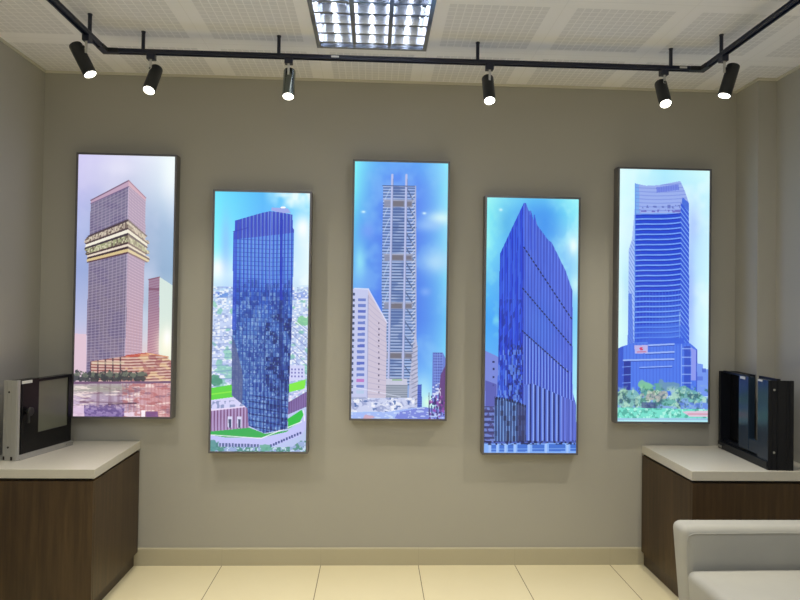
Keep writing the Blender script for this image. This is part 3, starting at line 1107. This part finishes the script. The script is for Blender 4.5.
    for k_ in range(19):
        y0 = 293 + k_ * 5.7
        if y0 > 392:
            break
        xs_ = 358.5 - (y0 - 293) * .02
        col = (112, 120, 206) if k_ % 3 else (90, 96, 200)
        if k_ == 15:
            col = (200, 110, 200)
        if k_ > 16:
            col = (190, 205, 235)
        if k_ > 0:
            p.rect(xs_, xs_ + 7.5, y0, y0 + 3.0, col, .8)
        p.rect(350, 355.3 - (y0 - 293) * .02, y0 + .5, y0 + 3.2, (64, 64, 120), .8)
        if k_ > 4:
            p.rect(378.2, 379.4, y0 + 1, y0 + 2.8, (90, 66, 110), .8)
    p.line(355, 289, 368.5, 289.5, 1.2, (232, 230, 250), .9)
    p.line(368.5, 290, 387, 323, 1.3, (226, 222, 248), .9)
    p.line(368.3, 296, 367.5, 400, .8, (170, 160, 205), .7)
    # right side of the street
    p.fill([(432, 352), (442, 352), (445, 358), (444, 404), (431.5, 404)], (128, 136, 220))
    p.stripes([(433, 352), (442, 352), (442, 404), (433, 404)], p.y, 2.8, .35, (84, 84, 180), .7)
    p.stripes([(433, 352), (442, 352), (442, 404), (433, 404)], p.x, 2.4, .25, (180, 190, 240), .5)
    p.fill([(446, 362), (440, 374), (438, 392), (438, 410), (446, 412)], (124, 66, 140), .92)
    p.mottle([(432, 385), (440, 382), (440, 402), (432, 402)], p.noise(60, 150, 1), .5, (240, 240, 255), .8)
    p.fill([(417, 384), (421, 383.5), (421.5, 408), (417, 408)], (96, 112, 212))
    p.stripes([(417, 384), (421, 383.5), (421.5, 408), (417, 408)], p.y, 2.2, .3, (60, 70, 170), .6)
    # street
    st = p.y > 397
    lf = st & (p.x < 414) & (p.y < 411)
    p.fill(lf, (212, 212, 242))
    p.rect(350, 366, 396, 399, (170, 168, 205), .6)
    p.mottle(lf, p.noise(20, 70, 4), .52, (160, 158, 208), .75, .1)
    p.mottle(lf, p.noise(20, 70, 4), .55, (250, 250, 255), .8, .1)
    p.mottle(lf, p.noise(40, 100, 1), .80, (90, 106, 180), .8)
    p.line(352, 386, 400, 396, .8, (235, 235, 255), .6)
    rd = [(345, 412), (384, 411), (412, 407), (424, 406), (436, 408), (448, 410), (448, 421), (345, 421)]
    p.fill(rd, (178, 190, 248))
    p.fill([(398, 411), (424, 406), (436, 408), (448, 412), (448, 421), (392, 421)], (138, 136, 226), .9)
    p.mottle(rd, p.noise(20, 160, 2), .6, (220, 230, 255), .7)
    pk = (p.x > 428) & (p.y > 395) & (p.y < 418)
    p.mottle(pk, p.noise(50, 90, 2), .54, (170, 70, 180), .8)
    p.mottle(pk, p.noise(60, 110, 1), .66, (60, 40, 120), .8)
    for xx in (428.5, 431, 436, 440):
        p.line(xx, 405, xx + .4, 414, 1.1, (66, 56, 140), .85)
    p.line(428.5, 392, 428.3, 410, .7, (110, 100, 140), .8)
    p.blob(369, 416, 5, 2, (222, 170, 190), .8)
    return p


def picture_4():
    p = Print((486.4, 198.2), (579.6, 198.8), (483.8, 452), (577.4, 453.2), 4)
    p.rows([(197, (175, 248, 246), (120, 205, 248), (172, 252, 252)),
            (215, (150, 242, 245), (92, 165, 246), (150, 240, 252)),
            (245, (150, 240, 250), (95, 160, 248), (190, 236, 252)),
            (275, (120, 205, 250), (100, 160, 248), (170, 220, 252)),
            (320, (84, 175, 252), (100, 160, 250), (150, 215, 252)),
            (370, (120, 190, 252), (110, 170, 250), (180, 235, 252)),
            (452, (140, 190, 250), (120, 160, 250), (190, 235, 252))])
    n_ = p.noise(4, 9)
    p.fill(np.clip((n_ - .48) * 4, 0, 1) * np.clip((515 - p.x) / 20, .25, 1), (176, 246, 244), .65)
    p.fill(np.clip((p.noise(4, 10) - .5) * 5, 0, 1) * np.clip((p.x - 545) / 25, 0, 1), (200, 248, 255), .7)
    p.glow(574, 246, 5, 9, (240, 255, 255), .9)
    p.glow(576, 285, 5, 10, (215, 248, 252), .8)
    p.glow(501, 211, 1.8, 1.4, (235, 255, 255), .9)
    p.glow(545, 225, 12, 22, (80, 150, 244), .7)
    p.glow(506, 225, 7, 14, (84, 165, 235), .5)
    # neighbour at left
    p.fill([(484, 350), (499, 357), (498, 412), (484, 416)], (140, 142, 226))
    for yy in (361, 368, 376, 384):
        p.rect(493, 495, yy, yy + 2, (34, 34, 100), .85)
    p.fill([(486, 380), (497, 384), (497, 410), (486, 410)], (104, 92, 186), .8)
    # left face
    LF = [(524, 203.5), (512, 229), (500, 255), (498.5, 370), (496, 442), (526, 442), (523.5, 300)]
    mL = p.poly(LF)
    p.fill(mL, (44, 74, 226))
    p.fill(mL * np.clip((p.y - 350) / 50, 0, 1), (78, 106, 222), .8)
    p.stripes(mL, p.x, 2.5, .40, (30, 48, 196), .75)
    p.stripes(mL, p.x + .8, 5.1, .26, (104, 140, 245), .55)
    p.mottle(mL, p.cells(p.x, p.y + p.x * 2, 1.3, 13), .6, (84, 116, 236), .5, .2)
    p.mottle(mL & (p.y > 300), p.cells(p.x, p.y + p.x * 1.4, 1.3, 6), .6, (24, 38, 160), .6, .2)
    p.mottle(mL & (p.y > 345) & (p.x > 508), p.cells(p.x, p.y, 1.3, 2.2), .6, (30, 36, 130), .75)
    p.mottle(mL & (p.y > 350), p.cells(p.x, p.y, 1.3, 5), .74, (136, 160, 240), .7)
    # right face
    RF = [(524, 203.5), (526, 204), (529, 212), (531, 211), (533.5, 221), (535, 217), (537.5, 226), (548, 240), (552, 243), (566, 271), (573, 291), (573.3, 392), (577, 405),
          (577, 443), (524, 443), (523.5, 300)]
    mR = p.poly(RF)
    p.fill(mR, (88, 106, 226))
    p.fill(mR * np.clip((p.x - 545) / 25, 0, 1), (108, 112, 228), .8)
    p.mottle(mR, p.noise(40, 8, 2), .5, (82, 92, 212), .5, .12)
    p.fill(mR * np.exp(-((p.y - 330) / 30) ** 2) * np.exp(-((p.x - 540) / 18) ** 2), (84, 116, 226), .8)
    p.stripes(mR, p.x, 3.1, .26, (140, 158, 246), .5)
    p.stripes(mR, p.x + 1.5, 3.1, .26, (72, 76, 200), .6)
    mm = mR & (p.y > 333 + (p.x - 523) * .8)
    p.stripes(mm, p.x + 1.3, 3.1, .40, (58, 68, 190), .75)
    p.stripes(mm, p.x, 3.1, .30, (168, 182, 252), .7)
    p.line(523.8, 207, 524, 250, 1.3, (96, 120, 240), .9)
    for x0 in (530.5, 534.5):
        p.line(x0, 216, x0 + .5, 250, 1.2, (66, 84, 222), .85)
    p.line(523.7, 250, 523.5, 440, .9, (60, 60, 190), .7)
    for (xa_, ya_, xb_, yb_) in ((524, 248, 573.5, 321), (523, 289, 573, 347), (522.5, 331, 570, 373)):
        k_ = 21
        for i in range(k_):
            t0, t1 = i / k_, (i + .38) / k_
            p.line(xa_ + (xb_ - xa_) * t0, ya_ + (yb_ - ya_) * t0, xa_ + (xb_ - xa_) * t1, ya_ + (yb_ - ya_) * t1, 1.25, (26, 22, 90), .95)
    # lower fins
    lw = mR & (p.y > 383 + np.abs(p.x - 532) * .42)
    p.fill(lw, (110, 126, 232))
    p.stripes(lw, p.x, 4.7, .42, (38, 46, 140), .95)
    p.stripes(lw, p.x + 1.7, 4.7, .26, (172, 188, 255), .75)
    p.fill(lw & (p.x > 562), (128, 128, 232), .7)
    p.stripes(lw & (p.x > 562), p.x, 3, .3, (82, 82, 190), .7)
    p.rect(524, 527.5, 384, 441, (106, 122, 226), .85)
    # curved entrance screen
    ct = 397 + (p.x - 495) * .27 + np.sin((p.x - 495) / 31 * 3.1) * -1.5
    scr = (p.x > 495) & (p.x < 526.5) & (p.y > ct) & (p.y < 442)
    p.fill(scr, (64, 78, 150))
    p.stripes(scr, p.x, 3.0, .36, (146, 172, 236), .85)
    p.mottle(scr, p.cells(p.x, p.y, 3.0, 5), .66, (40, 36, 90), .6)
    p.fill(scr & (p.x > 518), (66, 56, 120), .6)
    p.fill((p.x > 495) & (p.x < 526.5) & (p.y > ct - 1) & (p.y < ct + 1.8) & (np.mod(p.x, 2.6) < 1.6), (24, 30, 84), .9)
    sl = (p.x < 495) & (p.y > 406) & (p.y < 442)
    p.fill(sl, (130, 134, 214))
    p.stripes(sl, p.y, 5.2, .42, (54, 48, 110), .8)
    p.mottle(sl, p.noise(40, 90, 2), .56, (84, 60, 130), .7)
    # forecourt
    bt = p.y > 441
    p.fill(bt, (150, 182, 252))
    for x0, x1 in ((491, 497), (500, 505), (508.5, 514), (518, 528), (533, 545), (549.5, 566), (571, 577)):
        p.rect(x0, x1, 443.5, 450.5, (64, 104, 212), .8)
        p.line(x0, 448, x1, 448, .6, (170, 196, 252), .8)
    for x0 in (491, 498.5, 506.5, 516, 530, 547, 568.5):
        p.rect(x0 - 1.6, x0 + .8, 442, 453, (176, 200, 255), .95)
    p.rect(484, 578, 440.6, 442.6, (74, 74, 180), .7)
    p.mottle((p.y > 440) & (p.y < 444), p.noise(50, 160, 1), .58, (24, 24, 90), .8)
    return p


def picture_5():
    p = Print((619, 168.6), (709.8, 170), (617.2, 421.6), (708.3, 422), 5)
    p.rows([(168, (232, 255, 255), (190, 240, 255), (225, 255, 252)),
            (195, (225, 255, 255), (190, 230, 255), (205, 245, 255)),
            (230, (232, 255, 255), (190, 215, 255), (210, 242, 255)),
            (280, (215, 250, 252), (170, 195, 255), (215, 250, 255)),
            (330, (225, 255, 250), (170, 200, 255), (225, 255, 255)),
            (422, (200, 235, 255), (190, 210, 255), (200, 225, 255))])
    p.fill(np.clip((p.noise(3, 7) - .5) * 4, 0, 1), (240, 255, 255), .5)
    p.glow(690, 300, 5, 60, (170, 185, 255), .7)
    p.glow(693, 225, 6, 20, (180, 195, 255), .6)
    p.glow(628, 290, 5, 20, (190, 225, 250), .6)
    # left sliver
    p.fill([(635.5, 200), (632, 240), (629, 250), (628.5, 296), (628, 345), (636, 345)], (176, 192, 250), .9)
    p.fill([(628.5, 294), (628, 345), (634, 345), (632, 294)], (96, 122, 236), .8)
    p.stripes([(632, 240), (629, 250), (628, 345), (636, 345), (635.5, 240)], p.y - p.x * 1.8, 5, .2, (90, 110, 220), .7)
    # crown
    CR = [(635.3, 184), (646, 186), (658, 185.5), (680, 181), (684.5, 191), (688.5, 203), (688.5, 216), (635.3, 216)]
    p.fill(CR, (172, 182, 242))
    p.fill([(635.3, 184), (639, 184.7), (639.5, 214), (635.3, 214)], (120, 176, 246), .6)
    p.stripes(CR, p.y + (p.x - 656) ** 2 * .002, 3.7, .26, (138, 140, 228), .6)
    p.fill([(656, 187.5), (678, 184.5), (679, 190), (656.5, 193)], (122, 126, 230), .85)
    p.stripes([(656, 187.5), (678, 184.5), (679, 190), (656.5, 193)], p.x, 2.4, .3, (150, 160, 240), .7)
    p.mottle((p.x > 640) & (p.x < 680) & (p.y > 205) & (p.y < 208.5), p.noise(60, 120, 1), .55, (110, 110, 200), .7)
    p.mottle((p.x > 639) & (p.x < 681) & (p.y > 210) & (p.y < 212.5), p.noise(50, 130, 1), .5, (120, 90, 196), .7)
    p.fill([(682, 197), (688.5, 203), (688.5, 220), (681, 213)], (72, 104, 226), .8)
    # floors
    fc = [(635.3, 214), (680.5, 213), (680, 300), (679.5, 345), (635, 345)]
    m = p.poly(fc)
    p.fill(m, (46, 78, 222))
    curve = 2.6 * np.clip((p.x - 652) / 28, 0, 1) ** 1.3 + .5 * np.sin((p.x - 636) / 8)
    fy_ = p.y + curve
    p.fill(m * np.clip((p.y - 290) / 50, 0, 1) * np.clip((p.x - 640) / 25, 0, 1), (108, 142, 240), .75)
    p.stripes(m, fy_ - 214.5, 5.15, .26, (150, 182, 250), .9)
    p.stripes(m, fy_ - 215.8, 5.15, .16, (30, 48, 190), .7)
    p.stripes(m & (p.y > 290), p.x, 3.2, .16, (120, 150, 245), .5)
    rf = p.poly([(680.5, 203), (688.7, 212), (689, 345), (680, 345)])
    p.fill(rf, (62, 92, 226))
    p.stripes(rf, p.y - (p.x - 680) * 1.35, 5.15, .32, (160, 186, 250), .85)
    p.line(635.3, 184, 635, 345, .9, (96, 140, 240), .8)
    # podium block
    PB = [(621, 347), (634, 343), (660, 344), (690, 343), (697, 349), (697.5, 394), (619, 398), (620, 360)]
    p.fill(PB, (100, 130, 242))
    p.fill([(616, 350), (624, 346), (623.5, 392), (616, 392)], (70, 92, 214), .95)
    mP = p.poly(PB)
    p.stripes(mP, p.x, 3.3, .16, (74, 100, 226), .7)
    p.fill([(635, 325), (686, 325), (688, 345), (660, 346), (648, 343), (635, 344)], (84, 116, 236), .5)
    p.rect(648, 684, 338, 343.6, (74, 104, 232), .9)
    for y0, xa_, xb_ in ((344.5, 649, 674), (352.3, 646, 674), (359.5, 624, 674), (366.5, 640, 672)):
        p.line(xa_, y0 + .8, xb_, y0 - .6, 1.5 if y0 < 360 else .8, (182, 196, 250), .9)
        p.line(xa_, y0 + 2, xb_, y0 + .6, .8, (40, 60, 180), .6)
    p.rect(624, 631, 361, 391, (44, 52, 168), .9)
    for yy in (367, 375, 383):
        p.line(623, yy, 631, yy - .6, .9, (150, 170, 245), .8)
    p.rect(684, 690.5, 346, 392, (66, 84, 206), .8)
    p.stripes((p.x > 682) & (p.x < 692) & (p.y > 344) & (p.y < 392), p.y, 8.5, .12, (180, 196, 250), .8)
    p.line(681.5, 344, 681.5, 392, .7, (170, 186, 250), .8)
    p.fill([(691, 347), (696, 350), (696, 380), (691, 380)], (168, 164, 244), .9)
    p.line(696.8, 350, 697.2, 392, .9, (96, 80, 200), .8)
    p.fill([(697, 363), (703, 364), (703, 369), (709, 369), (709, 396), (697, 396)], (138, 160, 246))
    p.fill([(702, 368), (706, 368), (706, 372), (702, 372)], (80, 90, 210), .6)
    p.rect(697, 703, 376, 380, (90, 100, 220), .5)
    # sign with a small red mark
    p.fill([(635, 345.5), (648, 345), (648, 353.2), (635, 353.6)], (200, 184, 236))
    p.fill([(639.6, 348.2), (641, 347.2), (643.2, 347), (642.4, 348.4), (643.8, 348.6), (642.8, 350.4), (640, 350.6), (640.9, 349.4), (639.6, 349.2)], (222, 60, 120), .9)
    p.line(637.5, 352, 646, 351.8, .8, (214, 70, 120), .8)
    # trees and hedge
    p.fill((p.y > 397) & (p.y < 420), (150, 176, 232))
    for cx_, cy_, rx, ry, c_ in ((628, 398, 12, 8, (150, 196, 190)), (624, 392, 5, 4, (168, 200, 178)), (650, 388, 11, 5.5, (120, 178, 160)), (668, 385, 9, 5, (130, 160, 190)),
                                 (655, 396, 11, 5, (196, 184, 176)), (684, 394, 12, 6.5, (130, 180, 180)), (700, 398, 9, 4, (150, 205, 200)), (668, 402, 14, 4.5, (130, 190, 180)),
                                 (645, 385, 8, 3, (150, 205, 170))):
        p.blob(cx_, cy_, rx, ry, c_, .85, .9, 14, 36)
    tz = (p.y > 381) & (p.y < 412)
    tm = np.clip((p.y - 384 - 6 * np.abs(p.noise(8, 2, 2) - .5)) / 5, 0, 1)
    p.mottle(tz * tm, p.noise(18, 46, 4) * np.exp(-((p.y - 400) / 14) ** 4), .54, (70, 96, 128), .75, .14)
    p.mottle(tz * tm, p.noise(22, 60, 4), .54, (206, 232, 212), .7, .12)
    p.mottle(tz * tm, p.noise(40, 100, 2), .66, (64, 116, 104), .55, .1)
    p.rect(642, 656, 402, 408, (74, 70, 140), .6)
    p.mottle((p.x > 676) & (p.x < 708) & (p.y > 402) & (p.y < 410), p.noise(40, 110, 1), .5, (120, 140, 240), .7)
    hg = (p.y > 407 + (p.x - 618) * .02) & (p.y < 419)
    p.fill(hg, (140, 228, 214))
    p.mottle(hg, p.noise(24, 70, 4), .52, (90, 168, 160), .7, .1)
    p.mottle(hg, p.noise(30, 80, 3), .58, (205, 252, 240), .7, .1)
    p.fill([(682, 411), (709, 410), (709, 416), (690, 416)], (232, 200, 224), .95)
    p.line(688, 413.5, 708, 413.5, .8, (220, 90, 130), .7)
    p.fill(p.y > 417.5, (176, 206, 236), .9)
    p.fill(p.y > 419.6, (196, 240, 246), .9)
    return p


def print_material():
    m = bpy.data.materials.new('backlit_print')
    m.use_nodes = True
    b_ = m.node_tree.nodes['Principled BSDF']
    a_ = m.node_tree.nodes.new('ShaderNodeVertexColor')
    a_.layer_name = 'print'
    m.node_tree.links.new(a_.outputs[0], b_.inputs['Emission Color'])
    b_.inputs['Base Color'].default_value = (.03, .03, .03, 1)
    b_.inputs['Emission Strength'].default_value = PIC_E
    b_.inputs['Roughness'].default_value = .3
    b_.inputs['Specular IOR Level'].default_value = .3
    return m


M_print = print_material()


def lightbox(x0, z0, painter, label):
    Wd, Ht, D = .594, 1.590, .070
    root = empty('lightbox', (x0 + Wd / 2, 0, z0))
    tag(root, label, 'lightbox', 'backlit tower pictures on the back wall')
    hw = Wd / 2
    b_ = MB()
    e = .007
    for a0, a1, c0, c1 in ((-hw, -hw + e, 0, Ht), (hw - e, hw, 0, Ht), (-hw + e, hw - e, 0, e), (-hw + e, hw - e, Ht - e, Ht)):
        b_.box(a0, a1, -D, -.002, c0, c1)
    b_.box(-hw + e, hw - e, -.012, -.002, e, Ht - e)
    b_.build('frame', M_frame, root)
    b_ = MB()
    g_ = .0115
    for a0, a1, c0, c1 in ((-hw - .0005, -hw + g_, 0, Ht), (hw - g_, hw + .0005, 0, Ht), (-hw + g_, hw - g_, 0, g_), (-hw + g_, hw - g_, Ht - g_, Ht)):
        b_.box(a0, a1, -D - .002, -D + .002, c0, c1)
    b_.build('snap_rim', M_framef, root)
    p = painter()
    w0, w1, h0, h1 = -hw + e, hw - e, e, Ht - e
    me = bpy.data.meshes.new('picture')
    nx, ny = NU + 1, NV + 1
    jj, ii = np.mgrid[0:ny, 0:nx]
    co = np.zeros((ny * nx, 3), np.float32)
    co[:, 0] = (w0 + (w1 - w0) * ii / NU).ravel()
    co[:, 1] = -D + .004
    co[:, 2] = (h1 - (h1 - h0) * jj / NV).ravel()
    q0 = (jj[:-1, :-1] * nx + ii[:-1, :-1]).ravel()
    F = np.stack([q0, q0 + nx, q0 + nx + 1, q0 + 1], 1).astype(np.int32)
    me.vertices.add(nx * ny)
    me.vertices.foreach_set('co', co.ravel())
    me.loops.add(F.size)
    me.loops.foreach_set('vertex_index', F.ravel())
    me.polygons.add(len(F))
    me.polygons.foreach_set('loop_start', np.arange(0, F.size, 4, dtype=np.int32))
    me.update(calc_edges=True)
    me.validate()
    ca = me.color_attributes.new('print', 'FLOAT_COLOR', 'CORNER')
    c_ = np.clip(p.c, 0, 255) / 255
    lum_ = c_.mean(axis=2, keepdims=True)
    c_ = lum_ + (c_ - lum_) * (.72 if p.seed == 1 else .95)     # ink strength of each print
    c_ = np.clip(c_, 0, 1) ** np.array([(1.2, 1.22, 1.3) if p.seed == 1 else (1.32, 1.12, 1.2)][0])
    lin = np.where(c_ <= .04045, c_ / 12.92, ((c_ + .055) / 1.055) ** 2.4).reshape(-1, 3)
    col = np.ones((len(F), 4, 4), np.float32)
    col[:, :, :3] = lin[:, None, :]
    ca.data.foreach_set('color', col.ravel())
    me.materials.append(M_print)
    o = bpy.data.objects.new('picture', me)
    COL.objects.link(o)
    o.parent = root
    b_ = MB()
    b_.box(w0, w1, -D + .006, -D + .009, h0, h1)
    b_.build('diffuser', M_label, root)
    return root


lightbox(-2.0925, .900, picture_1, 'lightbox picture of a pale tower with cream balcony floors above pink water')
lightbox(-1.279, .696, picture_2, 'lightbox picture of a blue glass tower above green lawns and a curved drive')
lightbox(-.438, .899, picture_3, 'lightbox picture of a slim braced tower with two masts above a busy street')
lightbox(.377, .696, picture_4, 'lightbox picture of a sharp-cornered deep blue ribbed tower with dashed slanting lines')
lightbox(1.205, .893, picture_5, 'lightbox picture of a banded blue tower with trees and a red sign below')
